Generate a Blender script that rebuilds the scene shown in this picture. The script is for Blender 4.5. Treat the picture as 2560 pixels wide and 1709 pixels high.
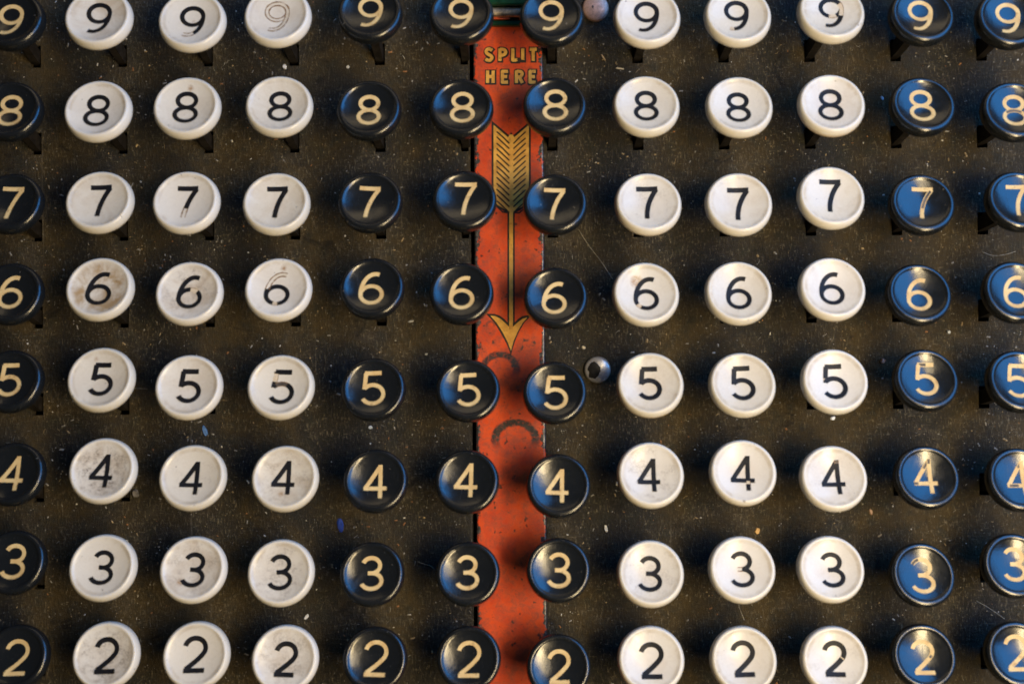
import bpy, bmesh, math, random
from mathutils import Vector, Matrix, noise as mnoise

sc = bpy.context.scene
for o in list(bpy.data.objects):
    bpy.data.objects.remove(o)
COL = sc.collection
MM = 0.001
PXMM = 11.32            # photograph pixels per millimetre on the plate
DIST = 250.0            # camera height above the plate, mm
PCX, PCY = 1280.0, 854.5

# ------------------------------------------------------------------ camera
cam_d = bpy.data.cameras.new('camera')
cam = bpy.data.objects.new('camera', cam_d)
COL.objects.link(cam)
cam.location = (0, 0, DIST * MM)
cam.rotation_euler = (0, 0, 0)
cam_d.sensor_width = 36.0
cam_d.lens = 36.0 * DIST / (2560.0 / PXMM)
cam_d.clip_start = 0.01
cam_d.clip_end = 10.0
cam_d.dof.use_dof = True
cam_d.dof.focus_distance = (DIST - 4.5) * MM
cam_d.dof.aperture_fstop = 3.6
sc.camera = cam

# ------------------------------------------------------------------ world + lamps
w = bpy.data.worlds.new('World')
sc.world = w
w.use_nodes = True
bg = w.node_tree.nodes['Background']
bg.inputs[0].default_value = (0.9, 0.92, 1.0, 1)
bg.inputs[1].default_value = 0.012


def area(name, loc, target, sx, sy, power, color, spread=180):
    d = bpy.data.lights.new(name, 'AREA')
    d.shape = 'RECTANGLE'
    d.size, d.size_y = sx, sy
    d.energy = power
    d.color = color
    d.spread = math.radians(spread)
    o = bpy.data.objects.new(name, d)
    COL.objects.link(o)
    o.location = loc
    v = Vector(target) - Vector(loc)
    # local -Z towards target, local Y kept close to world Y
    z = -v.normalized()
    x = Vector((0, 1, 0)).cross(z).normalized()
    y = z.cross(x)
    o.rotation_euler = Matrix((x, y, z)).transposed().to_euler()
    return o


area('warm_lamp', (0.205, -0.07, 0.38), (0.07, 0.03, 0), 0.065, 0.28, 2.15, (1.0, 0.765, 0.42))
area('warm_bulb', (0.185, 0.125, 0.40), (0.05, 0.03, 0), 0.07, 0.12, 0.30, (1.0, 0.78, 0.46))
area('blue_window', (0.40, 0.24, 0.36), (0.03, 0.0, 0), 0.36, 0.58, 3.2, (0.05, 0.36, 1.0))
area('warm_room', (0.05, 0.62, 0.22), (0.0, 0.0, 0), 0.80, 0.16, 0.42, (1.0, 0.78, 0.48))

sc.view_settings.view_transform = 'Standard'
sc.view_settings.look = 'None'
sc.view_settings.exposure = 0.0
sc.view_settings.gamma = 1.0
sc.view_settings.use_curve_mapping = False
sc.render.engine = 'CYCLES'
sc.cycles.max_bounces = 4
sc.cycles.sample_clamp_indirect = 6.0


# ------------------------------------------------------------------ helpers
def px2w(px, py, z=0.0):
    k = (DIST - z) / DIST / PXMM
    return ((px - PCX) * k, -(py - PCY) * k)


def link(name, me, parent=None, mats=()):
    o = bpy.data.objects.new(name, me)
    COL.objects.link(o)
    o.parent = parent
    for m in mats:
        if m.name not in [q.name for q in me.materials if q]:
            me.materials.append(m)
    return o


def tag(o, label, cat, group=None):
    o['label'] = label
    o['category'] = cat
    if group:
        o['group'] = group
    return o


def mesh(name, verts, faces, mats=(), idx=None, smooth=False):
    me = bpy.data.meshes.new(name)
    me.from_pydata([(x * MM, y * MM, z * MM) for x, y, z in verts], [], faces)
    for m in mats:
        me.materials.append(m)
    if idx:
        me.polygons.foreach_set('material_index', idx)
    if smooth:
        me.polygons.foreach_set('use_smooth', [True] * len(me.polygons))
    me.update()
    return me


# ------------------------------------------------------------------ node helpers
class NT:
    def __init__(self, name):
        self.m = bpy.data.materials.new(name)
        self.m.use_nodes = True
        self.t = self.m.node_tree
        self.b = self.t.nodes['Principled BSDF']

    def n(self, typ, **kw):
        nd = self.t.nodes.new(typ)
        for k, v in kw.items():
            setattr(nd, k, v)
        return nd

    def l(self, a, b):
        self.t.links.new(a, b)

    def put(self, sock, val):
        if hasattr(val, 'is_output'):
            self.l(val, sock)
        else:
            sock.default_value = val

    def math(self, op, a, b=None, c=None, clamp=False):
        nd = self.n('ShaderNodeMath', operation=op, use_clamp=clamp)
        for i, v in enumerate((a, b, c)):
            if v is not None:
                self.put(nd.inputs[i], v)
        return nd.outputs[0]

    def mix(self, f, a, b):
        nd = self.n('ShaderNodeMix', data_type='RGBA')
        self.put(nd.inputs[0], f)
        for s, v in ((nd.inputs[6], a), (nd.inputs[7], b)):
            if isinstance(v, tuple):
                s.default_value = (v[0], v[1], v[2], 1)
            else:
                self.l(v, s)
        return nd.outputs[2]

    def noise(self, vec, scale, detail=3, rough=0.55, dist=0.0):
        nd = self.n('ShaderNodeTexNoise')
        self.l(vec, nd.inputs['Vector'])
        nd.inputs['Scale'].default_value = scale
        nd.inputs['Detail'].default_value = detail
        nd.inputs['Roughness'].default_value = rough
        nd.inputs['Distortion'].default_value = dist
        return nd.outputs[0]

    def ramp(self, f, lo, hi, a=0.0, b=1.0):
        nd = self.n('ShaderNodeMapRange', interpolation_type='SMOOTHSTEP')
        self.put(nd.inputs[0], f)
        for i, v in enumerate((lo, hi, a, b)):
            self.put(nd.inputs[i + 1], v)
        return nd.outputs[0]

    def obj(self):
        return self.n('ShaderNodeTexCoord').outputs['Object']

    def sep(self, v):
        nd = self.n('ShaderNodeSeparateXYZ')
        self.l(v, nd.inputs[0])
        return nd.outputs

    def mapping(self, v, loc=(0, 0, 0), rot=(0, 0, 0), scale=(1, 1, 1)):
        nd = self.n('ShaderNodeMapping')
        self.l(v, nd.inputs[0])
        nd.inputs['Location'].default_value = loc
        nd.inputs['Rotation'].default_value = rot
        nd.inputs['Scale'].default_value = scale
        return nd.outputs[0]

    def rnd_vec(self):
        """object coords shifted by the object's random value, so that alike pieces differ"""
        r = self.n('ShaderNodeObjectInfo').outputs['Random']
        v = self.n('ShaderNodeVectorMath', operation='ADD')
        self.l(self.obj(), v.inputs[0])
        c = self.n('ShaderNodeCombineXYZ')
        self.l(self.math('MULTIPLY', r, 0.7), c.inputs[0])
        self.l(self.math('MULTIPLY', r, 1.3), c.inputs[1])
        self.l(self.math('MULTIPLY', r, 0.9), c.inputs[2])
        self.l(c.outputs[0], v.inputs[1])
        return v.outputs[0], r

    def attr(self, name):
        nd = self.n('ShaderNodeAttribute', attribute_type='OBJECT', attribute_name=name)
        return nd

    def bump(self, h, dist, strength=1.0):
        nd = self.n('ShaderNodeBump')
        nd.inputs['Strength'].default_value = strength
        nd.inputs['Distance'].default_value = dist
        self.l(h, nd.inputs['Height'])
        self.l(nd.outputs[0], self.b.inputs['Normal'])

    def set(self, **kw):
        names = dict(color='Base Color', rough='Roughness', metal='Metallic', spec='Specular IOR Level',
                     coat='Coat Weight', coat_rough='Coat Roughness', ior='IOR', sss='Subsurface Weight')
        for k, v in kw.items():
            s = self.b.inputs[names[k]]
            if isinstance(v, tuple):
                s.default_value = (v[0], v[1], v[2], 1)
            else:
                self.put(s, v)
        return self.m


# ------------------------------------------------------------------ materials
def mat_plate():
    k = NT('plate_felted_paint')
    v = k.obj()
    big = k.noise(v, 42, 5, 0.62, 0.5)
    patch = k.noise(k.mapping(v, loc=(0.3, 0.1, 0)), 95, 6, 0.68, 0.8)
    mid = k.noise(v, 320, 5, 0.65)
    fib = k.noise(k.mapping(v, rot=(0, 0, 0.6), scale=(1, 0.28, 1)), 2300, 4, 0.75)
    fib2 = k.noise(k.mapping(v, rot=(0, 0, -0.5), scale=(0.3, 1, 1)), 1900, 4, 0.75)
    c = k.mix(k.ramp(big, 0.36, 0.64), (0.021, 0.0205, 0.020), (0.062, 0.045, 0.020))
    c = k.mix(k.math('MULTIPLY', k.ramp(mid, 0.42, 0.72), 0.8), c, (0.027, 0.028, 0.022))
    # dust lies in drifts: fibres and specks fade in and out over the plate
    drift = k.ramp(patch, 0.34, 0.62, 0.18, 1.0)
    f = k.math('ADD', k.ramp(fib, 0.52, 0.74), k.ramp(fib2, 0.56, 0.76))
    c = k.mix(k.math('MULTIPLY', k.math('MULTIPLY', f, drift), 0.72, clamp=True), c, (0.29, 0.25, 0.175))
    film = k.math('MULTIPLY', k.ramp(patch, 0.52, 0.72), 0.32)
    c = k.mix(film, c, (0.10, 0.088, 0.070))
    rub = k.ramp(k.noise(k.mapping(v, loc=(0.7, 0.2, 0)), 130, 5, 0.7, 1.0), 0.58, 0.70)
    c = k.mix(k.math('MULTIPLY', rub, 0.75), c, (0.012, 0.011, 0.010))
    dark = k.ramp(k.noise(v, 950, 3, 0.7), 0.62, 0.74)
    c = k.mix(k.math('MULTIPLY', dark, 0.75), c, (0.010, 0.009, 0.008))
    speck = k.math('MULTIPLY', k.ramp(k.noise(v, 2600, 1, 0.5), 0.74, 0.79), drift)
    c = k.mix(speck, c, (0.40, 0.36, 0.28))
    scr = k.ramp(k.noise(k.mapping(v, rot=(0, 0, 0.95), scale=(1, 0.02, 1)), 700, 2, 0.5), 0.70, 0.74)
    c = k.mix(k.math('MULTIPLY', k.math('MULTIPLY', scr, drift), 0.4), c, (0.16, 0.14, 0.11))
    k.set(color=c, rough=0.78, spec=0.25)
    h = k.math('ADD', k.math('MULTIPLY', mid, 0.6), k.math('ADD', fib, fib2))
    k.bump(h, 0.0005, 1.0)
    return k.m


def mat_white_key():
    k = NT('ivory_key_plastic')
    vo = k.obj()
    v, r = k.rnd_vec()
    s = k.sep(vo)
    rad = k.math('SQRT', k.math('ADD', k.math('POWER', s[0], 2), k.math('POWER', s[1], 2)))
    dish = k.ramp(rad, 0.0050, 0.0061, 1.0, 0.0)
    stain = k.attr('stain').outputs['Fac']
    grime = k.attr('grime').outputs['Fac']
    yellow = k.attr('yellow').outputs['Fac']
    n1 = k.noise(v, 210, 5, 0.62, 0.6)
    n2 = k.noise(v, 420, 6, 0.7, 0.5)
    n3 = k.noise(v, 2600, 3, 0.6)
    c = k.mix(k.ramp(r, 0, 1), (0.715, 0.67, 0.565), (0.765, 0.73, 0.65))
    # yellowed, handled outside of the cap
    side = k.math('MULTIPLY', k.ramp(s[2], 0.0006, -0.0012), yellow)
    c = k.mix(side, c, (0.62, 0.40, 0.16))
    crease = k.math('MULTIPLY', k.ramp(k.math('ABSOLUTE', k.math('SUBTRACT', rad, 0.00570)), 0.0006, 0.0001), k.ramp(n1, 0.35, 0.68))
    c = k.mix(k.math('MULTIPLY', crease, 0.5), c, (0.42, 0.33, 0.21))
    # brown tea-coloured stain in the dish
    m = k.math('MULTIPLY', k.math('MULTIPLY', k.ramp(n1, 0.34, 0.66), dish), stain, clamp=True)
    c = k.mix(m, c, (0.42, 0.29, 0.15))
    # grey grime, blotchy and granular
    g = k.math('MULTIPLY', k.ramp(n2, 0.40, 0.66), k.ramp(n3, 0.38, 0.60, 0.25, 1.0))
    g = k.math('MULTIPLY', k.math('MULTIPLY', g, dish), k.math('MULTIPLY', grime, 0.8), clamp=True)
    c = k.mix(g, c, (0.19, 0.15, 0.11))
    # a single brown burn spot: (x mm, y mm, radius mm)
    sp = k.attr('spot').outputs['Vector']
    ss = k.sep(sp)
    dx = k.math('SUBTRACT', k.math('MULTIPLY', s[0], 1000), ss[0])
    dy = k.math('SUBTRACT', k.math('MULTIPLY', s[1], 1000), ss[1])
    d = k.math('SQRT', k.math('ADD', k.math('POWER', dx, 2), k.math('POWER', dy, 2)))
    d = k.math('ADD', d, k.math('MULTIPLY', k.math('SUBTRACT', n2, 0.5), 1.1))
    spot = k.math('MULTIPLY', k.ramp(k.math('SUBTRACT', d, ss[2]), 0.25, -0.75), k.ramp(n3, 0.25, 0.65, 0.25, 0.95), clamp=True)
    c = k.mix(spot, c, (0.34, 0.19, 0.07))
    # tiny dark nicks
    nick = k.ramp(k.noise(v, 900, 2, 0.5), 0.74, 0.77)
    c = k.mix(k.math('MULTIPLY', nick, 0.7), c, (0.10, 0.08, 0.07))
    k.set(color=c, spec=0.5, rough=k.ramp(n2, 0.3, 0.7, 0.20, 0.36))
    k.bump(n2, 0.00003, 0.6)
    return k.m


def mat_black_key():
    k = NT('black_key_plastic')
    v, r = k.rnd_vec()
    n1 = k.noise(v, 260, 5, 0.6, 0.5)
    n2 = k.noise(v, 2400, 4, 0.7)
    scr = k.noise(k.mapping(v, rot=(0, 0, 0.7), scale=(1, 0.06, 1)), 2200, 2, 0.6)
    c = k.mix(k.math('MULTIPLY', k.ramp(n2, 0.58, 0.78), 0.45), (0.009, 0.011, 0.013), (0.075, 0.068, 0.058))
    nick = k.ramp(k.noise(v, 1100, 2, 0.5), 0.75, 0.78)
    c = k.mix(k.math('MULTIPLY', nick, 0.6), c, (0.22, 0.20, 0.17))
    rough = k.math('ADD', k.ramp(n1, 0.3, 0.72, 0.16, 0.27), k.math('MULTIPLY', k.ramp(scr, 0.58, 0.75), 0.07))
    k.set(color=c, rough=rough, spec=0.75, coat=0.0)
    k.bump(k.math('ADD', k.math('MULTIPLY', n1, 2.0), k.math('MULTIPLY', n2, 0.25)), 0.00004, 0.7)
    return k.m


def mat_ink(name, a, b, spots, rough, lo=0.55, hi=0.72):
    k = NT(name)
    v, r = k.rnd_vec()
    n1 = k.noise(v, 900, 4, 0.65)
    n2 = k.noise(v, 380, 3, 0.6)
    c = k.mix(k.ramp(n2, 0.35, 0.68), a, b)
    c = k.mix(k.math('MULTIPLY', k.ramp(n1, lo, hi), 0.7), c, spots)
    k.set(color=c, rough=rough, spec=0.25)
    k.bump(n1, 0.00003, 0.6)
    return k.m


def mat_strip():
    k = NT('orange_red_enamel')
    v = k.obj()
    s = k.sep(v)
    x = k.math('MULTIPLY', s[0], 1000.0)
    y = k.math('MULTIPLY', s[1], 1000.0)
    n1 = k.noise(v, 150, 5, 0.6, 0.3)
    n2 = k.noise(v, 700, 5, 0.7, 0.4)
    n3 = k.noise(v, 1500, 3, 0.6)
    c = k.mix(k.ramp(n1, 0.3, 0.7), (0.68, 0.080, 0.014), (0.46, 0.044, 0.014))
    # grime film, thicker in blotches
    c = k.mix(k.math('MULTIPLY', k.ramp(n2, 0.42, 0.72), 0.62), c, (0.16, 0.030, 0.014))
    speck = k.ramp(k.noise(v, 650, 2, 0.45, 0.2), 0.66, 0.72)
    c = k.mix(k.math('MULTIPLY', speck, 0.85), c, (0.035, 0.018, 0.014))

    def ring(cx, cy, rx, ry, wd, strength, c):
        dx = k.math('DIVIDE', k.math('SUBTRACT', x, cx), rx)
        dy = k.math('DIVIDE', k.math('SUBTRACT', y, cy), ry)
        d = k.math('SQRT', k.math('ADD', k.math('POWER', dx, 2), k.math('POWER', dy, 2)))
        d = k.math('ADD', d, k.math('MULTIPLY', k.math('SUBTRACT', n2, 0.5), 0.30))
        a = k.math('ABSOLUTE', k.math('SUBTRACT', d, 1.0))
        m = k.ramp(a, wd * 1.15, wd * 0.5)
        up = k.ramp(dy, -0.75, 0.25, 0.16, 1.0)      # rings left by a wet foot: heavier on one side
        m = k.math('MULTIPLY', k.math('MULTIPLY', m, up), k.math('MULTIPLY', k.ramp(n3, 0.3, 0.55, 0.55, 1), strength), clamp=True)
        return k.mix(m, c, (0.030, 0.022, 0.024))
    for (cpx, cpy, rx, ry, wd, st) in ((1250, 922, 41, 36, 0.26, 1.0), (1287, 1097, 50, 42, 0.24, 1.15),
                                       (1227, 812, 9.5, 9, 0.40, 0.60)):
        c = ring((cpx - PCX) / PXMM, -(cpy - PCY) / PXMM, rx / PXMM, ry / PXMM, wd, st, c)
    # paint chipped off along both edges
    cx = k.math('SUBTRACT', x, (1275.5 - PCX) / PXMM)
    e = k.math('SUBTRACT', 7.72, k.math('ABSOLUTE', cx))          # distance from edge, mm
    n4 = k.noise(k.mapping(v, scale=(1, 0.7, 1)), 420, 5, 0.75)
    thr = k.math('MULTIPLY', k.ramp(n4, 0.33, 0.76), 2.1)
    chip = k.ramp(k.math('SUBTRACT', thr, e), 0.03, 0.12)
    metal_c = k.mix(k.ramp(n3, 0.4, 0.7), (0.050, 0.048, 0.052), (0.16, 0.15, 0.15))
    c = k.mix(chip, c, metal_c)
    k.set(color=c, rough=k.math('ADD', k.ramp(n2, 0.3, 0.7, 0.30, 0.48), 0.0), spec=0.5,
          metal=k.math('MULTIPLY', chip, 0.6))
    h = k.math('SUBTRACT', k.math('MULTIPLY', n2, 0.25), k.math('MULTIPLY', chip, 1.0))
    k.bump(h, 0.00012, 0.7)
    return k.m


def mat_simple(name, color, rough=0.5, metal=0.0, var=0.3, scale=600, spec=0.5, bumpd=0.00004):
    k = NT(name)
    v, r = k.rnd_vec()
    n1 = k.noise(v, scale, 4, 0.65)
    dk = tuple(q * (1 - var) for q in color)
    lt = tuple(min(1, q * (1 + var)) for q in color)
    k.set(color=k.mix(k.ramp(n1, 0.3, 0.7), dk, lt), rough=rough, metal=metal, spec=spec)
    k.bump(n1, bumpd, 0.7)
    return k.m


def mat_rivet(name, metal_col, dark, lo, hi, rough):
    k = NT(name)
    v = k.obj()
    n = k.noise(k.mapping(v, loc=(0.004, 0.011, 0)), 240, 3, 0.5, 0.8)
    n2 = k.noise(v, 1800, 4, 0.7)
    s_ = k.sep(v)
    dx = k.math('ADD', k.math('MULTIPLY', s_[0], 1000), 0.75)
    dy = k.math('SUBTRACT', k.math('MULTIPLY', s_[1], 1000), 0.1)
    d = k.math('SQRT', k.math('ADD', k.math('POWER', dx, 2), k.math('POWER', k.math('MULTIPLY', dy, 0.75), 2)))
    d = k.math('ADD', d, k.math('MULTIPLY', k.math('SUBTRACT', n, 0.5), 3.2))
    m = k.ramp(d, lo, hi)
    c = k.mix(k.ramp(n2, 0.3, 0.7), metal_col, tuple(q * 0.7 for q in metal_col))
    k.set(color=k.mix(m, c, dark), metal=k.math('MULTIPLY', k.math('SUBTRACT', 1.0, m), 0.6), rough=k.ramp(n2, 0.3, 0.7, rough, rough + 0.14))
    k.bump(k.math('SUBTRACT', k.math('MULTIPLY', n2, 0.2), k.math('MULTIPLY', m, -0.6)), 0.00006, 0.6)
    return k.m


M_PLATE = mat_plate()
M_WHITE = mat_white_key()
M_BLACK = mat_black_key()
M_INK = mat_ink('black_numeral_fill', (0.006, 0.007, 0.009), (0.010, 0.010, 0.013), (0.035, 0.03, 0.027), 0.5)
M_GOLD = mat_ink('cream_numeral_fill', (0.76, 0.57, 0.27), (0.66, 0.45, 0.19), (0.26, 0.14, 0.05), 0.5, 0.56, 0.74)
M_WORN = mat_ink('brown_engraved_edge', (0.20, 0.115, 0.055), (0.30, 0.19, 0.10), (0.09, 0.05, 0.03), 0.6)
M_TAN = mat_ink('tan_worn_fill', (0.62, 0.50, 0.34), (0.68, 0.58, 0.42), (0.40, 0.27, 0.14), 0.5)
M_BARE = mat_ink('bare_groove', (0.66, 0.60, 0.49), (0.74, 0.69, 0.60), (0.48, 0.36, 0.24), 0.5)
M_GREY = mat_ink('worn_glare_groove', (0.055, 0.05, 0.045), (0.16, 0.13, 0.10), (0.02, 0.02, 0.02), 0.5)  # worn groove tone, also painted where glare breaks a stroke
M_STRIP = mat_strip()
M_SGOLD = mat_ink('gold_leaf_paint', (0.66, 0.38, 0.085), (0.50, 0.26, 0.055), (0.16, 0.08, 0.025), 0.42, 0.52, 0.74)
M_SBLACK = mat_ink('black_line_paint', (0.014, 0.012, 0.012), (0.024, 0.020, 0.018), (0.07, 0.035, 0.02), 0.5)
M_STEM = mat_simple('blackened_steel', (0.016, 0.013, 0.010), 0.6, 0.2, 0.5, spec=0.3)
M_BASE = mat_simple('black_interior', (0.006, 0.006, 0.006), 0.9)
M_STEEL = mat_rivet('polished_steel_chipped', (0.62, 0.60, 0.58), (0.012, 0.011, 0.010), 1.30, 1.18, 0.30)
M_COPPER = mat_rivet('dull_coppery_nickel', (0.74, 0.47, 0.37), (0.08, 0.05, 0.04), 0.35, 0.05, 0.46)
M_GREEN = mat_simple('dark_green_enamel', (0.004, 0.042, 0.018), 0.25, 0.0, 0.35, 400)
M_NICKEL = mat_simple('worn_nickel_edge', (0.52, 0.44, 0.33), 0.36, 0.9, 0.4, 900)
M_REDCHIP = mat_simple('orange_red_paint', (0.62, 0.10, 0.03), 0.4)

# ------------------------------------------------------------------ the plate (setting)
ROLL = math.radians(0.42)
ROWS = [9, 8, 7, 6, 5, 4, 3, 2]


def slot_px(row, col):
    """slot box in plate-local millimetres: x0, x1, y0, y1"""
    xr = (117.5 + 215.0 * (col - 7)) / PXMM
    yb = (476.5 + 217.0 * (row - 8)) / PXMM
    return xr - 2.35, xr, yb, yb + 4.9


STRIP_X0, STRIP_X1 = (1188 - PCX) / PXMM, (1363 - PCX) / PXMM
STRIP_TOP, STRIP_BOT = (PCY - 40) / PXMM, -115.0
GAP_X0 = STRIP_X0 - 0.8


def build_plate():
    xs, ys = {-240.0, 240.0, GAP_X0, STRIP_X1 + 0.05}, {-180.0, 180.0, STRIP_TOP + 0.3, STRIP_BOT}
    holes = []
    for c in range(1, 13):
        for r in ROWS:
            b = slot_px(r, c)
            x0, x1, y0, y1 = b
            if x0 < STRIP_X1 + 0.6 and x1 > GAP_X0 - 0.6:      # slot touches the strip channel: stop at its edge
                if x0 < GAP_X0 - 0.5:
                    x1 = GAP_X0 - 0.35
                elif x1 > STRIP_X1 + 0.8:
                    x0 = STRIP_X1 + 0.45
                else:
                    continue
            holes.append((x0, x1, y0, y1))
            xs.update((x0, x1)); ys.update((y0, y1))
    holes.append((GAP_X0, STRIP_X1 + 0.05, STRIP_BOT, STRIP_TOP + 0.3))
    xs, ys = sorted(xs), sorted(ys)
    nx, ny = len(xs), len(ys)

    def is_hole(i, j):
        mx, my = (xs[i] + xs[i + 1]) / 2, (ys[j] + ys[j + 1]) / 2
        return any(h[0] < mx < h[1] and h[2] < my < h[3] for h in holes)
    H = [[is_hole(i, j) for j in range(ny - 1)] for i in range(nx - 1)]
    V, F, vid = [], [], {}

    def vt(i, j, z):
        kx = (i, j, z)
        if kx not in vid:
            vid[kx] = len(V)
            V.append((xs[i], ys[j], z))
        return vid[kx]
    T = -1.6
    for i in range(nx - 1):
        for j in range(ny - 1):
            if H[i][j]:
                # walls towards solid neighbours
                for di, dj, a, b in ((-1, 0, (i, j), (i, j + 1)), (1, 0, (i + 1, j + 1), (i + 1, j)),
                                     (0, -1, (i + 1, j), (i, j)), (0, 1, (i, j + 1), (i + 1, j + 1))):
                    ii, jj = i + di, j + dj
                    if 0 <= ii < nx - 1 and 0 <= jj < ny - 1 and not H[ii][jj]:
                        F.append((vt(*a, 0.0), vt(*b, 0.0), vt(*b, T), vt(*a, T)))
            else:
                F.append((vt(i, j, 0.0), vt(i + 1, j, 0.0), vt(i + 1, j + 1, 0.0), vt(i, j + 1, 0.0)))
    me = mesh('keyboard_plate', V, F, (M_PLATE,))
    o = link('keyboard_plate', me)
    o.rotation_euler = (0, 0, ROLL)
    o['kind'] = 'structure'
    b = link('machine_interior', mesh('machine_interior',
             [(-240, -180, -14), (240, -180, -14), (240, 180, -14), (-240, 180, -14)], [(0, 1, 2, 3)], (M_BASE,)))
    b['kind'] = 'structure'


build_plate()


# ------------------------------------------------------------------ stroke engine (numerals, letters, arrow)
def arc(cx, cy, rx, ry, a0, a1, n=28):
    return [(cx + rx * math.cos(math.radians(a0 + (a1 - a0) * i / n)),
             cy + ry * math.sin(math.radians(a0 + (a1 - a0) * i / n))) for i in range(n + 1)]


def bez(p0, p1, p2, n=18):
    return [((1 - t) ** 2 * p0[0] + 2 * (1 - t) * t * p1[0] + t * t * p2[0],
             (1 - t) ** 2 * p0[1] + 2 * (1 - t) * t * p1[1] + t * t * p2[1]) for t in [i / n for i in range(n + 1)]]


def line(p0, p1, n=10):
    return [(p0[0] + (p1[0] - p0[0]) * i / n, p0[1] + (p1[1] - p0[1]) * i / n) for i in range(n + 1)]


def ribbon(V, F, I, pts, wid, zf, dz, mi, closed=False, off=0.0, t0=0.0, t1=1.0, rag=0.0):
    """flat band along a polyline lying dz above the surface zf(x, y)"""
    n = len(pts)
    i0, i1 = int(round(t0 * (n - 1))), int(round(t1 * (n - 1)))
    if i1 - i0 < 1:
        return
    L = []
    for i in range(i0, i1 + 1):
        if closed:
            a, b = pts[(i - 1) % (n - 1)], pts[(i + 1) % (n - 1)]
        else:
            a, b = pts[max(i - 1, 0)], pts[min(i + 1, n - 1)]
        dx, dy = b[0] - a[0], b[1] - a[1]
        l = math.hypot(dx, dy) or 1
        nx, ny = -dy / l, dx / l
        L.append((pts[i][0], pts[i][1], nx, ny))
    base = len(V)
    for x, y, nx, ny in L:
        w0 = wid
        if rag:
            wid = max(0.02, w0 * (1 + rag * 2.2 * mnoise.noise(Vector((x * 1.7, y * 1.7, off * 7 + dz * 90)))))
        for s in (-1, 1):
            px, py = x + nx * (off + s * wid / 2), y + ny * (off + s * wid / 2)
            V.append((px, py, zf(px, py) + dz))
        wid = w0
    for k in range(len(L) - 1):
        a = base + 2 * k
        F.append((a + 1, a, a + 2, a + 3))
        I.append(mi)


NUM = {
    2: [arc(0, 1.35, 2.05, 1.95, 168, -28) + bez((1.81, 0.43), (1.05, -0.75), (-1.75, -2.95), 14)[1:],
        line((-2.15, -3.28), (2.05, -3.28))],
    3: [arc(0.05, 1.68, 1.80, 1.62, 158, -88), arc(0.0, -1.62, 2.12, 1.70, 86, -160), line((-0.72, 0.06), (0.25, 0.06), 6)],
    4: [line((0.85, 3.35), (-2.25, -1.50), 16), line((-2.55, -1.50), (2.25, -1.50), 14), line((0.92, 3.68), (0.92, -3.70), 20)],
    5: [line((-1.50, 3.28), (1.85, 3.28)), line((-1.28, 3.28), (-1.66, -0.12), 12),
        arc(-0.02, -1.25, 2.18, 2.05, 140, -152, 34)],
    6: [arc(0, -1.32, 2.16, 2.0, 180, -180, 44), arc(0.85, -1.32, 3.01, 4.62, 180, 74, 26)],
    7: [line((-2.15, 3.25), (2.2, 3.25)), bez((1.95, 3.1), (-0.25, 0.35), (-0.42, -3.68), 24)],
    8: [arc(0, 1.72, 1.88, 1.55, -90, 270, 40), arc(0, -1.62, 2.15, 1.72, 90, 450, 44)],
}
NUM[9] = [[(-x, -y) for x, y in s] for s in NUM[6]]
CLOSED = {(6, 0), (9, 0), (8, 0), (8, 1)}

# worn numerals, and strokes broken by painted glare: (row, col): [(stroke, t0, t1, how)]
WEAR_GLARE = {
    (9, 4): [(0, 0, 1, 'edge'), (1, 0, 1, 'edge')],
    (9, 3): [(1, 0.62, 1, 'edge')],
    (9, 9): [(1, 0.86, 1, 'tan')],
    (9, 10): [(0, 0.90, 1, 'tan'), (0, 0.18, 0.30, 'tan'), (1, 0.0, 0.22, 'tan')],
    (7, 3): [(1, 0.72, 1, 'edge')],
    (7, 11): [(1, 0.06, 0.66, 'groove')],
    (6, 3): [(0, 0.24, 0.36, 'tan')],
    (6, 4): [(1, 0.16, 1, 'edge'), (0, 0.72, 0.79, 'tan')],
    (6, 8): [(0, 0.84, 0.90, 'tan')],
    (5, 4): [(1, 0.12, 0.62, 'tan'), (2, 0.06, 0.26, 'groove')],
    (5, 11): [(0, 0.1, 0.55, 'groove')],
    (5, 10): [(1, 0.72, 0.9, 'tan')],
    (4, 9): [(2, 0.72, 0.80, 'tan'), (1, 0.66, 0.78, 'tan')],
    (4, 10): [(2, 0.02, 0.10, 'groove')],
    (4, 11): [(0, 0.0, 0.34, 'groove'), (1, 0.0, 0.2, 'groove'), (2, 0.0, 0.14, 'groove')],
    (4, 12): [(0, 0.0, 0.2, 'groove'), (1, 0.1, 0.5, 'groove')],
    (3, 9): [(2, 0, 1, 'edge')],
    (3, 11): [(0, 0.0, 0.22, 'groove')],  # glare over the upper stroke, put into the colour as a groove
    (2, 11): [(0, 0.66, 0.74, 'groove')],  # glare across the stroke, painted as a short dark stretch
    (2, 10): [(0, 0.68, 0.72, 'tan')],
    (8, 12): [(1, 0.0, 0.14, 'groove'), (1, 0.88, 1.0, 'groove'), (0, 0.0, 0.06, 'groove'), (0, 0.94, 1, 'groove')],
    (3, 4): [],
}

# ------------------------------------------------------------------ key caps
W_R, B_R = 7.06, 6.77
W_DR, W_DZ = 6.0, 1.18
B_DR, B_DZ = 5.85, 1.08


def zf_white(x, y):
    return W_DZ * (x * x + y * y) / (W_DR * W_DR)


def zf_black(x, y):
    return B_DZ * (x * x + y * y) / (B_DR * B_DR)


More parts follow.
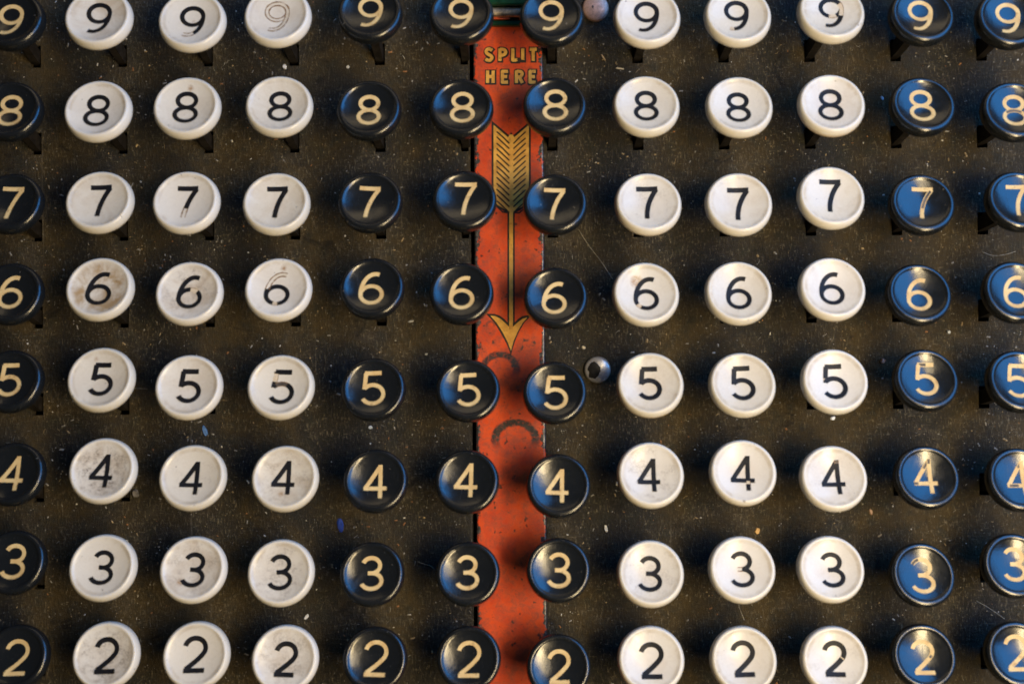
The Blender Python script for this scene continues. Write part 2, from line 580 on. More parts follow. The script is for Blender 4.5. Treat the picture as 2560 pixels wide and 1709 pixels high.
def lathe(name, prof, mat, seg=72):
    V, F = [(0, 0, prof[0][1])], []
    for r, z in prof[1:]:
        for i in range(seg):
            a = 2 * math.pi * i / seg
            V.append((r * math.cos(a), r * math.sin(a), z))
    for i in range(seg):
        F.append((0, 1 + i, 1 + (i + 1) % seg))
    for k in range(len(prof) - 2):
        b0, b1 = 1 + k * seg, 1 + (k + 1) * seg
        for i in range(seg):
            j = (i + 1) % seg
            F.append((b0 + i, b1 + i, b1 + j, b0 + j))
    return mesh(name, V, F, (mat,), smooth=True)


def white_profile():
    p = [(W_DR * t, W_DZ * t * t) for t in (0, .12, .25, .38, .5, .6, .7, .8, .88, .95)]
    p += [(5.86, 1.16), (6.00, 1.25), (6.14, 1.315), (6.28, 1.33), (6.46, 1.27), (6.64, 1.11), (6.81, 0.83),
          (6.94, 0.42), (7.03, 0.05), (7.06, -0.35), (7.02, -0.75), (6.88, -1.10), (6.60, -1.45), (6.1, -1.78),
          (5.2, -2.05), (3.6, -2.25), (2.2, -2.6), (0.5, -2.6)]
    return p


def black_profile():
    p = [(B_DR * t, B_DZ * t * t) for t in (0, .12, .25, .38, .5, .6, .7, .8, .88, .94)]
    cx_, cz_, cr_ = 5.93, 0.40, 0.74
    for d in (28, 20, 12, 4, -4, -12, -20, -28, -36, -46, -56, -66):
        t = math.radians(d)
        p.append((cx_ - cr_ * math.sin(t), cz_ + cr_ * math.cos(t)))
    p += [(6.69, 0.45), (6.74, 0.10), (6.77, -0.35), (6.77, -0.80), (6.70, -1.25), (6.50, -1.62), (6.0, -1.95), (4.8, -2.2), (3.2, -2.4),
          (2.2, -2.7), (0.5, -2.7)]
    return p


ME_WHITE = lathe('ivory_cap', white_profile(), M_WHITE)
ME_BLACK = lathe('black_cap', black_profile(), M_BLACK)

# outline centres measured in enlarged crops of the photograph: (crop, x, y)
CROP = {'A': (0, 0, 2.7035), 'B': (800, 0, 2.7035), 'C': (1600, 0, 2.4469), 'D': (0, 560, 2.7035), 'E': (800, 560, 2.7035),
        'F': (1600, 560, 2.4469), 'G': (0, 1120, 2.6616), 'H': (800, 1120, 2.6616), 'I': (1600, 1120, 2.4469), 'S': (0, 0, 1.0)}
POS = {
    9: 'A 83 145,A 670 133,A 1301 152,A 1878 120,B 339 96,B 956 108,B 1566 122,S 1617 47,C 596 108,C 1166 88,C 1720 105,C 2250 125',
    8: 'A 68 755,A 665 757,A 1266 735,A 1888 725,B 331 749,B 956 738,B 1585 725,S 1615 268,C 605 660,C 1168 650,C 1726 655,C 2285 687',
    7: 'S 27 510,A 676 1371,A 1261 1373,A 1869 1382,B 339 1371,B 977 1360,B 1588 1384,S 1620 512,C 602 1254,C 1166 1214,C 1722 1254,C 2310 1235',
    6: 'D 73 475,D 678 444,D 1281 473,D 1882 447,E 353 438,E 957 472,E 1591 501,S 1614 737,F 600 426,F 1172 402,F 1702 434,F 2290 420',
    5: 'D 72 1065,D 686 1054,D 1278 1105,D 1899 1104,E 361 1120,E 1001 1127,E 1585 1141,S 1625 963,F 624 986,F 1187 966,F 1745 957,F 2315 965',
    4: 'G 85 175,G 688 152,G 1284 198,G 1898 204,H 370 220,H 978 225,H 1586 252,S 1626 1188,I 628 152,I 1181 187,I 1751 181,I 2315 195',
    3: 'G 90 762,G 687 796,G 1288 809,G 1870 830,H 346 840,H 984 838,H 1585 813,S 1626 1434,I 622 744,I 1164 741,I 1725 777,I 2285 720',
    2: 'G 112 1390,G 708 1380,G 1308 1378,G 1898 1402,H 365 1405,H 990 1400,H 1587 1455,S 1627 1649,I 631 1296,I 1186 1297,I 1731 1275,I 2305 1260',
}
WHITE_COLS = {2, 3, 4, 8, 9, 10}
COLTXT = {
    1: 'in the black column cut by the left edge', 2: 'in first column of the left ivory block',
    3: 'in middle column of the left ivory block', 4: 'in last column of the left ivory block',
    5: 'in first of the three middle black columns', 6: 'overlapping the left edge of the red strip',
    7: 'overlapping the right edge of the red strip', 8: 'in first column of the right ivory block',
    9: 'in middle column of the right ivory block', 10: 'in last column of the right ivory block',
    11: 'in black column beside the right ivory block', 12: 'in the black column cut by the right edge',
}
GROUPTXT = {1: 'black keys of the left edge column', 2: 'ivory keys of the left block', 5: 'black keys of the middle block',
            8: 'ivory keys of the right block', 11: 'black keys of the right block'}
LOOK = {(9, 4): 'whose numeral has worn to a brown outline', (6, 2): 'with a brown stained dish', (6, 4): 'with its upper stroke worn away',
        (7, 3): 'with a worn foot', (4, 2): 'with grey grime in its dish', (7, 11): 'with its stem worn away',
        (9, 10): 'with a chipped loop', (5, 2): 'with a brown spot above', (3, 9): 'with its middle bar worn away',
        (8, 3): 'with a brown smear above', (8, 12): 'with a broken waist', (6, 8): 'with a brown smudge above',
        (9, 3): 'with a faded tail', (5, 4): 'with a worn upright'}
STAIN = {(9, 2): 0.45, (6, 2): 1.15, (6, 3): 0.45, (4, 2): 0.35, (4, 4): 0.35, (9, 4): 0.22, (3, 3): 0.35, (7, 2): 0.25, (7, 4): 0.22,
         (8, 4): 0.18, (5, 8): 0.18, (8, 10): 0.22, (9, 10): 0.2, (2, 4): 0.3, (5, 3): 0.22, (5, 2): 0.15, (9, 8): 0.1, (2, 2): 0.25}
GRIME = {(6, 2): 0.30, (6, 3): 0.6, (4, 2): 1.05, (4, 4): 0.6, (3, 3): 0.55, (3, 4): 0.6, (2, 2): 0.85, (2, 4): 0.65, (3, 2): 0.2, (7, 8): 0.35,
         (8, 8): 0.12, (4, 8): 0.5, (3, 8): 0.4, (4, 10): 0.25, (2, 10): 0.3, (3, 9): 0.15, (4, 3): 0.25, (6, 8): 0.12, (3, 10): 0.12, (7, 9): 0.15}
YELLOW = {(5, 8): 0.9, (4, 9): 0.8, (8, 10): 0.8, (3, 9): 0.5, (3, 10): 0.6, (3, 8): 0.45, (7, 8): 0.4, (2, 4): 0.5, (6, 10): 0.4, (9, 8): 0.3,
          (6, 3): 0.4, (5, 3): 0.35, (4, 4): 0.3, (2, 8): 0.35}
SPOT = {(5, 2): (-1.4, 4.4, 0.55), (8, 3): (0.5, 4.3, 0.75), (6, 4): (1.0, 4.6, 0.7), (9, 3): (0.2, 0.1, 0.35), (6, 8): (-1.9, 2.7, 1.5),
        (3, 3): (-2.5, -2.7, 0.8), (4, 4): (-0.6, -3.4, 0.7)}

TILT = 19.5
NAMES = {2: 'two', 3: 'three', 4: 'four', 5: 'five', 6: 'six', 7: 'seven', 8: 'eight', 9: 'nine'}
KEY_Z = 12.0
rng = random.Random(7)


def build_key(row, col, cpx, cpy):
    white = col in WHITE_COLS
    x0, x1, y0, y1 = slot_px(row, col)
    sx, sy = (x0 + x1) / 2, (y0 + y1) / 2
    cr, sr = math.cos(ROLL), math.sin(ROLL)
    bx, by = sx * cr - sy * sr, sx * sr + sy * cr
    kx, ky = px2w(cpx, cpy, KEY_Z)
    ky += 0.12
    root = bpy.data.objects.new('number_key', None)
    root.empty_display_size = 0.004
    COL.objects.link(root)
    root.location = (bx * MM, by * MM, 0)
    txt = ('ivory' if white else 'black') + ' %s key ' % NAMES[row]
    lk = LOOK.get((row, col))
    lab = txt + COLTXT[col]
    if lk:
        words = lab.split()
        if len(words) + len(lk.split()) <= 16:
            lab = txt + lk + ' ' + COLTXT[col]
        else:
            short = {2: 'left ivory block', 3: 'left ivory block', 4: 'left ivory block', 8: 'right ivory block', 9: 'right ivory block',
                     10: 'right ivory block', 11: 'beside right ivory block', 12: 'at right edge'}
            lab = txt + lk + ', ' + short[col]
    gcol = max(c for c in GROUPTXT if c <= col)
    tag(root, lab, 'key', GROUPTXT[gcol])
    # cap
    tx = math.radians(-(TILT + rng.uniform(-1.3, 1.3)))
    ty = math.radians(rng.uniform(-1.6, 1.6))
    cap = link('cap', ME_WHITE if white else ME_BLACK, root)
    cap.location = ((kx - bx) * MM, (ky - by) * MM, KEY_Z * MM)
    cap.rotation_euler = (tx, ty, 0)
    if white:
        cap['stain'] = float(STAIN.get((row, col), rng.choice((0.05, 0.1, 0.16))))
        cap['grime'] = float(GRIME.get((row, col), 0.05))
        cap['yellow'] = float(YELLOW.get((row, col), 0.12))
        cap['spot'] = [float(q) for q in SPOT.get((row, col), (0.0, 0.0, -50.0))]
    # stem: from the underside of the cap down through the slot
    R = cap.rotation_euler.to_matrix()
    top = Vector((kx - bx, ky - by, KEY_Z)) + R @ Vector((0, 0, -2.2))
    V = []
    hw, hl = 0.85, 1.55
    for (cx, cy, cz, a, b) in ((top.x, top.y, top.z, 1.0, 1.9), (top.x * 0.35, top.y * 0.35, top.z * 0.35, hw, hl + 0.2), (0, 0, 0, hw, hl), (0, 0, -11, hw, hl)):
        V += [(cx - a, cy - b, cz), (cx + a, cy - b, cz), (cx + a, cy + b, cz), (cx - a, cy + b, cz)]
    F = [(0, 1, 2, 3)]
    for s in range(3):
        for i in range(4):
            j = (i + 1) % 4
            F.append((4 * s + i, 4 * s + 4 + i, 4 * s + 4 + j, 4 * s + j))
    F.append((15, 14, 13, 12))
    st = link('stem', mesh('stem', V, F, (M_STEM,)), root)
    # numeral
    zf = zf_white if white else zf_black
    wid = 0.96 if white else 0.85
    if row in (7, 5, 2) and white:
        wid = 1.04
    ink = M_INK if white else M_GOLD
    ro = math.radians(rng.uniform(-2.5, 2.5))
    ox, oy = rng.uniform(-0.25, 0.25), rng.uniform(-0.25, 0.25)
    sc_ = rng.uniform(0.97, 1.03)
    V, F, I = [], [], []
    wear_glare = WEAR_GLARE.get((row, col), [])

    for si, stroke in enumerate(NUM[row]):
        pts = [((x * math.cos(ro) - y * math.sin(ro)) * sc_ * 1.02 + ox, (x * math.sin(ro) + y * math.cos(ro)) * sc_ * 0.98 + oy) for x, y in stroke]
        # resample finely so worn or glared stretches can start anywhere
        if len(pts) < 24:
            dense = []
            for i in range(len(pts) - 1):
                for q in range(3):
                    t = q / 3
                    dense.append((pts[i][0] + (pts[i + 1][0] - pts[i][0]) * t, pts[i][1] + (pts[i + 1][1] - pts[i][1]) * t))
            pts = dense + [pts[-1]]
        cl = (row, si) in CLOSED
        dz = 0.028 + 0.008 * si
        segs = sorted((a, b, h) for (s_, a, b, h) in wear_glare if s_ == si)
        cur = 0.0
        for a, b, h in segs:
            if a > cur:
                ribbon(V, F, I, pts, wid, zf, dz, 0, cl, 0, cur, a)
            if h == 'edge':
                ribbon(V, F, I, pts, wid * 0.8, zf, dz - 0.008, 4, cl, 0, a, b)
                for sgn in (-1, 1):
                    ribbon(V, F, I, pts, 0.22, zf, dz, 1, cl, sgn * (wid / 2 - 0.09), a, b, 0.45)
            elif h == 'tan':
                ribbon(V, F, I, pts, wid * 0.92, zf, dz, 2, cl, 0, a, b, 0.25)
                ribbon(V, F, I, pts, 0.12, zf, dz + 0.006, 1, cl, wid / 2 - 0.07, a, b)
            else:
                ribbon(V, F, I, pts, wid * 0.9, zf, dz, 3, cl, 0, a, b)
                for sgn in (-1, 1):
                    ribbon(V, F, I, pts, 0.15, zf, dz + 0.006, 1 if white else 0, cl, sgn * (wid / 2 - 0.08), a, b)
            cur = b
        if cur < 1.0:
            ribbon(V, F, I, pts, wid, zf, dz, 0, cl, 0, cur, 1.0)
    me = mesh('numeral', V, F, (ink, M_WORN, M_TAN, M_GREY, M_BARE), I)
    nu = link('numeral', me, root)
    nu.location = cap.location
    nu.rotation_euler = cap.rotation_euler


for row in ROWS:
    for ci, ent in enumerate(POS[row].split(',')):
        cc, a, b = ent.split()
        ox, oy, s = CROP[cc]
        build_key(row, ci + 1, ox + float(a) / s, oy + float(b) / s)


# ------------------------------------------------------------------ red strip with arrow and lettering
def P(px, py):
    """photo pixel -> strip-local mm (strip is rolled with the plate)"""
    x, y = (px - PCX) / PXMM, -(py - PCY) / PXMM
    c, s = math.cos(-ROLL), math.sin(-ROLL)
    return (x * c - y * s, x * s + y * c)


STRIP_Z = 0.75
strip = bpy.data.objects.new('divider_strip', None)
COL.objects.link(strip)
strip.rotation_euler = (0, 0, ROLL)
tag(strip, 'orange red metal strip with gold arrow and SPLIT HERE lettering', 'strip')


def build_strip_body():
    r = 0.55
    xa, xb = STRIP_X0, STRIP_X1
    prof = [(xa, -1.4), (xa, STRIP_Z - r)]
    for i in range(1, 6):
        a = math.pi - math.pi / 2 * i / 5
        prof.append((xa + r + r * math.cos(a), STRIP_Z - r + r * math.sin(a)))
    for i in range(0, 6):
        a = math.pi / 2 - math.pi / 2 * i / 5
        prof.append((xb - r + r * math.cos(a), STRIP_Z - r + r * math.sin(a)))
    prof.append((xb, -1.4))
    ys = [STRIP_BOT + (STRIP_TOP - STRIP_BOT) * i / 60 for i in range(61)]
    V, F, sm = [], [], []
    n = len(prof)
    for y in ys:
        wob = 0.05 * mnoise.noise(Vector((y * 0.09, 0, 0)))
        for x, z in prof:
            V.append((x + wob * (1 if abs(x - xa) < 1 or abs(x - xb) < 1 else 0), y, z))
    for k in range(len(ys) - 1):
        for i in range(n - 1):
            a = k * n + i
            F.append((a, a + n, a + n + 1, a + 1))
    F.append(tuple(range(n - 1, -1, -1)))
    F.append(tuple((len(ys) - 1) * n + i for i in range(n)))
    me = mesh('body', V, F, (M_STRIP,), smooth=False)
    for p in me.polygons:
        if len(p.vertices) == 4 and abs(p.normal.z) < 0.999 and abs(p.normal.x) < 0.999:
            p.use_smooth = True
    return link('body', me, strip)


build_strip_body()


def poly_sheet(name, loops, z, mat, parent):
    V, F = [], []
    bm = bmesh.new()
    for lp in loops:
        vs = [bm.verts.new((x * MM, y * MM, z * MM)) for x, y in lp]
        f = bm.faces.new(vs)
        f.normal_update()
        if f.normal.z < 0:
            f.normal_flip()
    bmesh.ops.triangulate(bm, faces=bm.faces[:], ngon_method='EAR_CLIP')
    me = bpy.data.meshes.new(name)
    bm.to_mesh(me)
    bm.free()
    me.materials.append(mat)
    return link(name, me, parent)


def stroke_sheet(name, strokes, wid, z, mat, parent):
    V, F, I = [], [], []
    for k, (pts, ww) in enumerate(strokes):
        ribbon(V, F, I, pts, (ww or wid) / PXMM, lambda x, y: z, 0.0025 * (k % 12), 0)
    return link(name, mesh(name, V, F, (mat,), I), parent)


def pp(*pts):
    return [P(*q) for q in pts]


arrow = bpy.data.objects.new('arrow', None)
COL.objects.link(arrow)
arrow.parent = strip
zA = STRIP_Z + 0.012
CX = 1277.5
# dark outline silhouettes, then the gold shapes inside them
fl_out = [(1229, 303), (1273, 340), (CX, 332), (1283, 340), (1327, 303), (1327, 511), (1287, 534), (1287, 820),
          (1268.5, 820), (1268.5, 534), (1229, 511)]
fl_in = [(1234, 314), (1270, 345), (1274.5, 338), (1281, 338), (1286, 345), (1322, 314), (1322, 507), (1282.5, 531),
         (1282.5, 818), (1273, 818), (1273, 531), (1234, 507)]
poly_sheet('fletching_outline', [pp(*fl_out)], zA, M_SBLACK, arrow)
poly_sheet('fletching', [pp(*fl_in)], zA + 0.02, M_SGOLD, arrow)
barbs = []
for i in range(14):
    y = 330 + i * 14.4
    jit = random.Random(i).uniform(-1.2, 1.2)
    y1 = min(y + 30 + jit, 533)
    barbs.append((pp((1241.5, y + jit), (1257, y + 14), (1273.5, y1)), 3.6))
    barbs.append((pp((1314, y + 2 - jit), (1298, y + 16), (1283.5, y1)), 3.3))
stroke_sheet('barb_lines', [b for b in barbs], 3.5, zA + 0.035, M_SBLACK, arrow)
hd_out = [(1215, 784), (1236, 784.5), (1250, 789), (1262, 798), (1268.5, 806), (1287, 806), (1294, 798), (1306, 790), (1324, 787), (1328, 789), (1311, 806), (1298, 828),
          (1288, 852), (1281, 873), (1277.5, 890), (1273, 873), (1263, 852), (1250, 829), (1236, 806)]
hd_in = [(1226, 789), (1238, 790), (1250, 796), (1262, 806), (1272, 816), (1283, 816), (1294, 806), (1306, 797), (1318, 793.5), (1306, 808), (1294, 829),
         (1284, 852), (1277.5, 876), (1268, 852), (1256, 829), (1242, 807)]
poly_sheet('arrowhead_outline', [pp(*hd_out)], zA + 0.045, M_SBLACK, arrow)
poly_sheet('arrowhead', [pp(*hd_in)], zA + 0.065, M_SGOLD, arrow)
stroke_sheet('shaft_tip', [(pp((CX, 800), (CX, 812), (CX, 824)), 9.0)], 9, zA + 0.085, M_SGOLD, arrow)

# letters on a 20 x 30 px body, centre-line strokes
LET = {
    'S': [[(18, 5), (14, 2), (9, 1), (4, 3), (2, 8), (4, 12), (9, 15), (15, 18), (18, 22), (16, 27), (11, 30), (6, 29.5), (1, 26)]],
    'P': [[(3, 0), (3, 31)], [(3, 2), (11, 2), (16, 4), (18, 9), (16, 14), (11, 16.5), (3, 16.5)]],
    'L': [[(4, 0), (4, 31)], [(2, 29), (18, 29)]],
    'I': [[(10, 0), (10, 31)]],
    'T': [[(1, 2), (19, 2)], [(10, 2), (10, 31)]],
    'H': [[(3, 0), (3, 31)], [(17, 0), (17, 31)], [(3, 15), (17, 15)]],
    'E': [[(4, 0), (4, 31)], [(2, 2), (18, 2)], [(4, 15), (16, 15)], [(2, 29), (18, 29)]],
    'R': [[(3, 0), (3, 31)], [(3, 2), (11, 2), (16, 4), (17.5, 8.5), (15, 13.5), (11, 16), (3, 16)], [(10, 16), (18, 31)]],
}


def smooth_poly(p):
    """densify; round polylines of more than 4 points with Chaikin"""
    if len(p) > 4:
        for _ in range(2):
            q = [p[0]]
            for a, b in zip(p, p[1:]):
                q += [(a[0] * .75 + b[0] * .25, a[1] * .75 + b[1] * .25), (a[0] * .25 + b[0] * .75, a[1] * .25 + b[1] * .75)]
            p = q + [p[-1]]
    return p


lettering = bpy.data.objects.new('lettering', None)
COL.objects.link(lettering)
lettering.parent = strip


def letter(ch, x, y, ws=1.0):
    outl, fill = [], []
    for stv in LET[ch]:
        q = [(x + a * ws, y + b) for a, b in stv]
        # extend ends for the dark outline
        def ext(q, e):
            (x0, y0), (x1, y1) = q[0], q[1]
            l = math.hypot(x1 - x0, y1 - y0)
            s = (x0 - (x1 - x0) / l * e, y0 - (y1 - y0) / l * e)
            (x0, y0), (x1, y1) = q[-1], q[-2]
            l = math.hypot(x1 - x0, y1 - y0)
            f = (x0 - (x1 - x0) / l * e, y0 - (y1 - y0) / l * e)
            return [s] + q[1:-1] + [f]
        outl.append((pp(*smooth_poly(ext([(a + 1.0, b + 0.8) for a, b in q], 3.4))), 15.0))
        fill.append((pp(*smooth_poly(q)), 8.0))
    stroke_sheet('letter_outline', outl, 13, zA, M_SBLACK, lettering)
    stroke_sheet('letter', fill, 6.6, zA + 0.035, M_SGOLD, lettering)


for ch, x in zip('SPLIT', (1213, 1247, 1278, 1299, 1323)):
    letter(ch, x - (2 if ch == 'I' else 0), 124, 0.98)
for ch, x in zip('HERE', (1216, 1252, 1288, 1321)):
    letter(ch, x, 179, 1.0)
# dark smudge over the foot of the L and the I
sm = []
for i in range(18):
    a = 2 * math.pi * i / 18
    rr = 1 + 0.35 * math.sin(3 * a + 1) + 0.15 * math.sin(7 * a)
    sm.append((1301 + 11 * rr * math.cos(a), 155 + 5.5 * rr * math.sin(a)))
poly_sheet('smudge', [pp(*sm)], zA + 0.07, M_SBLACK, lettering)


# ------------------------------------------------------------------ rivets and the green slide at the top of the strip
def rivet(name, px, py, R, h, mat, label):
    prof = [(0, h)] + [(R * q, h * (1 - 0.42 * q ** 2.4)) for q in (0.15, 0.3, 0.45, 0.58, 0.7, 0.8, 0.88)]
    prof += [(R * 0.94, h * 0.60), (R * 0.98, h * 0.42), (R, h * 0.22), (R * 0.99, 0.05), (R * 0.93, -0.02)]
    me = lathe(name, prof, mat, 48)
    o = link(name, me)
    x, y = px2w(px, py, h * 0.5)
    o.location = (x * MM, y * MM, 0)
    tag(o, label, 'rivet', 'round rivets right of the strip')
    return o


rivet('rivet', 1494, 924, 2.95, 1.5, M_STEEL, 'shiny steel rivet with chipped black paint beside the five key')
rivet('rivet', 1489, 20, 2.95, 1.5, M_COPPER, 'dull coppery rivet at the top edge beside the nine key')


def rounded_bar(name, x0, x1, y0, y1, z0, z1, r, mat, parent, seg=5):
    """bar along x whose y-z section has rounded upper edges"""
    prof = [(y0, z0), (y0, z1 - r)]
    for i in range(1, seg + 1):
        a = math.pi - math.pi / 2 * i / seg
        prof.append((y0 + r + r * math.cos(a), z1 - r + r * math.sin(a)))
    for i in range(seg + 1):
        a = math.pi / 2 - math.pi / 2 * i / seg
        prof.append((y1 - r + r * math.cos(a), z1 - r + r * math.sin(a)))
    prof.append((y1, z0))
    n = len(prof)
    V = []
    NS = 14
    for k in range(NS + 1):
        x = x0 + (x1 - x0) * k / NS
        wb = 0.10 * mnoise.noise(Vector((x * 0.9, z1 * 3.0, y0)))
        V += [(x, y + wb, z) for y, z in prof]
    F = []
    for k in range(NS):
        for i in range(n - 1):
            a = k * n + i
            F.append((a, a + 1, a + n + 1, a + n))
    F.append(tuple(range(n)))
    F.append(tuple(NS * n + i for i in range(n - 1, -1, -1)))
    return link(name, mesh(name, V, F, (mat,), smooth=False), parent)


slide = bpy.data.objects.new('enamel_slide', None)
COL.objects.link(slide)
sx, sy = px2w(1268, 30, 2.0)
slide.location = (sx * MM, sy * MM, 0)
tag(slide, 'dark green enamelled slide with worn metal edge above the red strip', 'slide')
rounded_bar('body', -6.2, 6.2, 0.9, 7.0, 0.1, 4.2, 0.6, M_GREEN, slide)
rounded_bar('worn_edge', -6.0, 6.0, -1.35, 0.88, 0.1, 3.3, 0.9, M_NICKEL, slide)
rounded_bar('paint_remnant', -3.0, 0.6, -1.75, -1.36, 0.1, 2.5, 0.15, M_REDCHIP, slide)
rounded_bar('lower_lip', -6.2, 6.2, -3.0, -1.76, 0.1, 2.1, 0.45, M_GREEN, slide)

# ------------------------------------------------------------------ larger crumbs lying about
CHIPS = [
    ('paint_chip', 851, 1312, 1.45, 3.7, 8, (0.010, 0.045, 0.30), 'long blue paint chip above the black three key'),
    ('paint_chip', 512, 1076, 1.0, 2.9, 18, (0.06, 0.15, 0.34), 'steel blue paint chip below the left ivory block fives'),
    ('flake', 1515, 1321, 0.9, 2.1, 12, (0.72, 0.70, 0.60), 'white flake between the fours and threes right of the strip'),
    ('flake', 1893, 1326, 1.2, 1.5, -10, (0.60, 0.36, 0.12), 'orange tan flake above the middle right ivory three'),
    ('flake', 766, 1541, 0.8, 1.6, -38, (0.70, 0.72, 0.74), 'white triangular flake above the ivory two nearest the black block'),
    ('flake', 2082, 1045, 1.2, 1.1, 20, (0.66, 0.68, 0.70), 'white flake below the last ivory five'),
    ('crumb', 2207, 902, 1.2, 1.1, 0, (0.46, 0.30, 0.24), 'pinkish crumb beside the right black five'),
    ('straw', 1549, 172, 2.4, 0.5, -8, (0.52, 0.44, 0.30), 'pale straw sliver right of the SPLIT lettering'),
    ('straw', 1508, 144, 0.45, 2.0, 32, (0.38, 0.28, 0.17), 'brown straw sliver below the coppery rivet'),
    ('flake', 712, 168, 0.9, 1.4, 25, (0.62, 0.64, 0.68), 'white flake below the faded ivory nine'),
    ('crumb', 340, 1233, 1.6, 2.4, 15, (0.16, 0.15, 0.145), 'grey gritty crumb below the grimy ivory four'),
    ('flake', 2205, 246, 0.7, 1.1, 20, (0.30, 0.50, 0.70), 'pale blue speck left of the right black eight'),
    ('crumb', 2370, 830, 1.0, 1.0, 0, (0.42, 0.46, 0.50), 'pale grey crumb between the right black sixes and fives'),
    ('flake', 870, 168, 0.9, 0.8, 30, (0.62, 0.60, 0.52), 'cream flake below the first black nine'),
    ('flake', 1065, 885, 0.8, 0.5, 5, (0.62, 0.56, 0.38), 'cream flake above the second black five'),
    ('flake', 1459, 868, 1.1, 0.8, -35, (0.42, 0.38, 0.30), 'tan flake above the steel rivet'),
    ('flake', 1028, 803, 1.4, 0.5, 10, (0.50, 0.50, 0.50), 'grey white splinter between the black sixes'),
    ('flake', 2177, 1278, 0.8, 1.7, 18, (0.30, 0.19, 0.12), 'brown flake beside the last ivory four'),
    ('flake', 926, 1065 + 3, 1.2, 0.9, 12, (0.46, 0.52, 0.58), 'pale flake below the first middle black five'),
]
for nm, px, py, a, b, rot, colr, lab in CHIPS:
    rr = random.Random(int(px * 7 + py))
    n = 9
    V = []
    for zi, k in ((0.02, 1.0), (0.28 if nm != 'crumb' else 0.7, 0.78)):
        for i in range(n):
            t = 2 * math.pi * i / n
            q = k * rr.uniform(0.72, 1.12)
            V.append((a / 2 * q * math.cos(t), b / 2 * q * math.sin(t), zi * rr.uniform(0.8, 1.2)))
    F = [tuple(range(n - 1, -1, -1)), tuple(range(n, 2 * n))]
    for i in range(n):
        j = (i + 1) % n
        F.append((i, j, n + j, n + i))
    mt = mat_simple(nm + '_colour', colr, 0.6, 0.0, 0.25, 1200)
    o = link(nm, mesh(nm, V, F, (mt,)))
    x, y = px2w(px, py)
    o.location = (x * MM, y * MM, 0.0)
    o.rotation_euler = (math.radians(rr.uniform(-3, 3)), math.radians(rr.uniform(-3, 3)), math.radians(rot))
    tag(o, lab, nm.replace('_', ' '))


# hairs
def hair(pts, label, rad=0.045, colr=(0.30, 0.27, 0.20)):
    q = [px2w(*p) for p in pts]
    for _ in range(3):
        s = [q[0]]
        for a, b in zip(q, q[1:]):
            s += [(a[0] * .75 + b[0] * .25, a[1] * .75 + b[1] * .25), (a[0] * .25 + b[0] * .75, a[1] * .25 + b[1] * .75)]
        q = s + [q[-1]]
    x0, y0 = q[0]
    V, F = [], []
    for i, (x, y) in enumerate(q):
        a, b = q[max(i - 1, 0)], q[min(i + 1, len(q) - 1)]
        dx, dy = b[0] - a[0], b[1] - a[1]
        l = math.hypot(dx, dy) or 1
        nx, ny = -dy / l, dx / l
        z = 0.12 + 0.10 * math.sin(i * 0.35)
        for k in range(3):
            t = 2 * math.pi * k / 3
            V.append((x - x0 + nx * rad * math.cos(t), y - y0 + ny * rad * math.cos(t), z + rad * math.sin(t)))
    for i in range(len(q) - 1):
        for k in range(3):
            j = (k + 1) % 3
            F.append((3 * i + k, 3 * i + j, 3 * i + 3 + j, 3 * i + 3 + k))
    o = link('hair', mesh('hair', V, F, (M_HAIR,)))
    o.location = (x0 * MM, y0 * MM, 0)
    tag(o, label, 'hair')


M_HAIR = mat_simple('pale_lint', (0.34, 0.31, 0.24), 0.6)
hair([(1446, 574), (1470, 612), (1500, 650), (1515, 672), (1532, 698)], 'long pale hair right of the black seven over the strip')
hair([(1044, 1402), (1062, 1410), (1075, 1412), (1084, 1419)], 'bent pale hair left of the second middle black three')
hair([(1845, 1510), (1853, 1530), (1860, 1548)], 'thin hair below the middle right ivory three')
hair([(2455, 630), (2480, 640), (2510, 638), (2540, 628)], 'curved hair at right edge between black sevens and sixes')
hair([(2440, 1500), (2475, 1520), (2510, 1545)], 'fine hair below the right edge black three')
hair([(333, 970), (352, 971), (370, 972)], 'short straight hair between the left ivory fives')


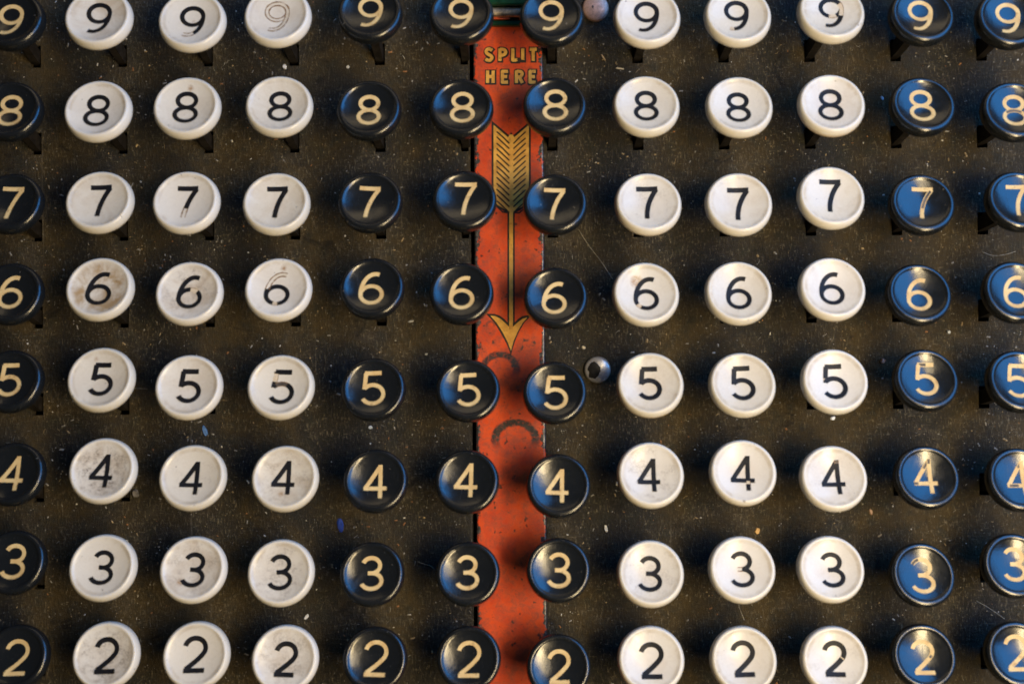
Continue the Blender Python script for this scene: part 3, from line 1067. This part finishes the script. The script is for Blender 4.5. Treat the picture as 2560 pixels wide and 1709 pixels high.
# fine dust, grit and lint over the plate: nobody could count it
def build_dust():
    rr = random.Random(3)
    V, F, I = [], [], []
    cr, sr = math.cos(-ROLL), math.sin(-ROLL)

    def blocked(x, y):
        lx, ly = x * cr - y * sr, x * sr + y * cr
        if GAP_X0 - 0.2 < lx < STRIP_X1 + 0.2:
            return True
        c = round((lx * PXMM - 103.5) / 215.0 + 7)
        r = round((ly * PXMM - 504.0) / 217.0 + 8)
        x0, x1, y0, y1 = slot_px(r, c)
        return x0 - 0.3 < lx < x1 + 0.3 and y0 - 0.3 < ly < y1 + 0.3
    n = 0
    while n < 5500:
        x, y = rr.uniform(-125, 125), rr.uniform(-85, 85)
        if blocked(x, y):
            continue
        if mnoise.noise(Vector((x * 0.075, y * 0.075, 3.0))) < rr.uniform(-0.35, 0.55):
            continue
        n += 1
        s = 0.055 + 0.20 * rr.random() ** 4
        el = rr.choice((1, 1, 1.4, 2.2))
        a = rr.uniform(0, math.pi)
        ca, sa = math.cos(a), math.sin(a)
        b = len(V)
        mi = rr.choice((0, 0, 0, 1, 1, 2, 3))
        for (u, v) in ((-1, -0.6), (0.9, -0.8), (1.1, 0.7), (-0.7, 0.9)):
            u *= s * el * rr.uniform(0.7, 1.2); v *= s * rr.uniform(0.7, 1.2)
            V.append((x + u * ca - v * sa, y + u * sa + v * ca, 0.01))
        V.append((x, y, 0.02 + s * 0.9))
        for k in range(4):
            F.append((b + k, b + (k + 1) % 4, b + 4)); I.append(mi)
    n = 0
    while n < 1300:                     # short fibres
        x, y = rr.uniform(-125, 125), rr.uniform(-85, 85)
        if blocked(x, y):
            continue
        n += 1
        L = 0.25 + 1.0 * rr.random() ** 3
        a = rr.gauss(math.radians(55), 0.7)
        cv = rr.uniform(-1.2, 1.2)
        wd = rr.uniform(0.018, 0.04)
        b = len(V)
        mi = rr.choice((0, 1, 1, 2))
        px_, py_ = x, y
        K = 5
        for k in range(K + 1):
            aa = a + cv * (k / K - 0.5)
            V.append((px_ - math.sin(aa) * wd, py_ + math.cos(aa) * wd, 0.05))
            V.append((px_ + math.sin(aa) * wd, py_ - math.cos(aa) * wd, 0.05))
            V.append((px_, py_, 0.05 + wd * 1.6))
            px_ += math.cos(aa) * L / K; py_ += math.sin(aa) * L / K
        for k in range(K):
            q = b + 3 * k
            F.append((q, q + 3, q + 5, q + 2)); I.append(mi)
            F.append((q + 2, q + 5, q + 4, q + 1)); I.append(mi)
    ms = (mat_simple('dust_grey', (0.30, 0.29, 0.27), 0.8), mat_simple('dust_tan', (0.36, 0.27, 0.15), 0.8),
          mat_simple('dust_white', (0.62, 0.60, 0.55), 0.8), mat_simple('dust_rust', (0.28, 0.13, 0.05), 0.8))
    o = link('dust', mesh('dust', V, F, ms, I))
    o['kind'] = 'stuff'
    o['label'] = 'pale dust grit and lint scattered over the dark plate'
    o['category'] = 'dust'


build_dust()
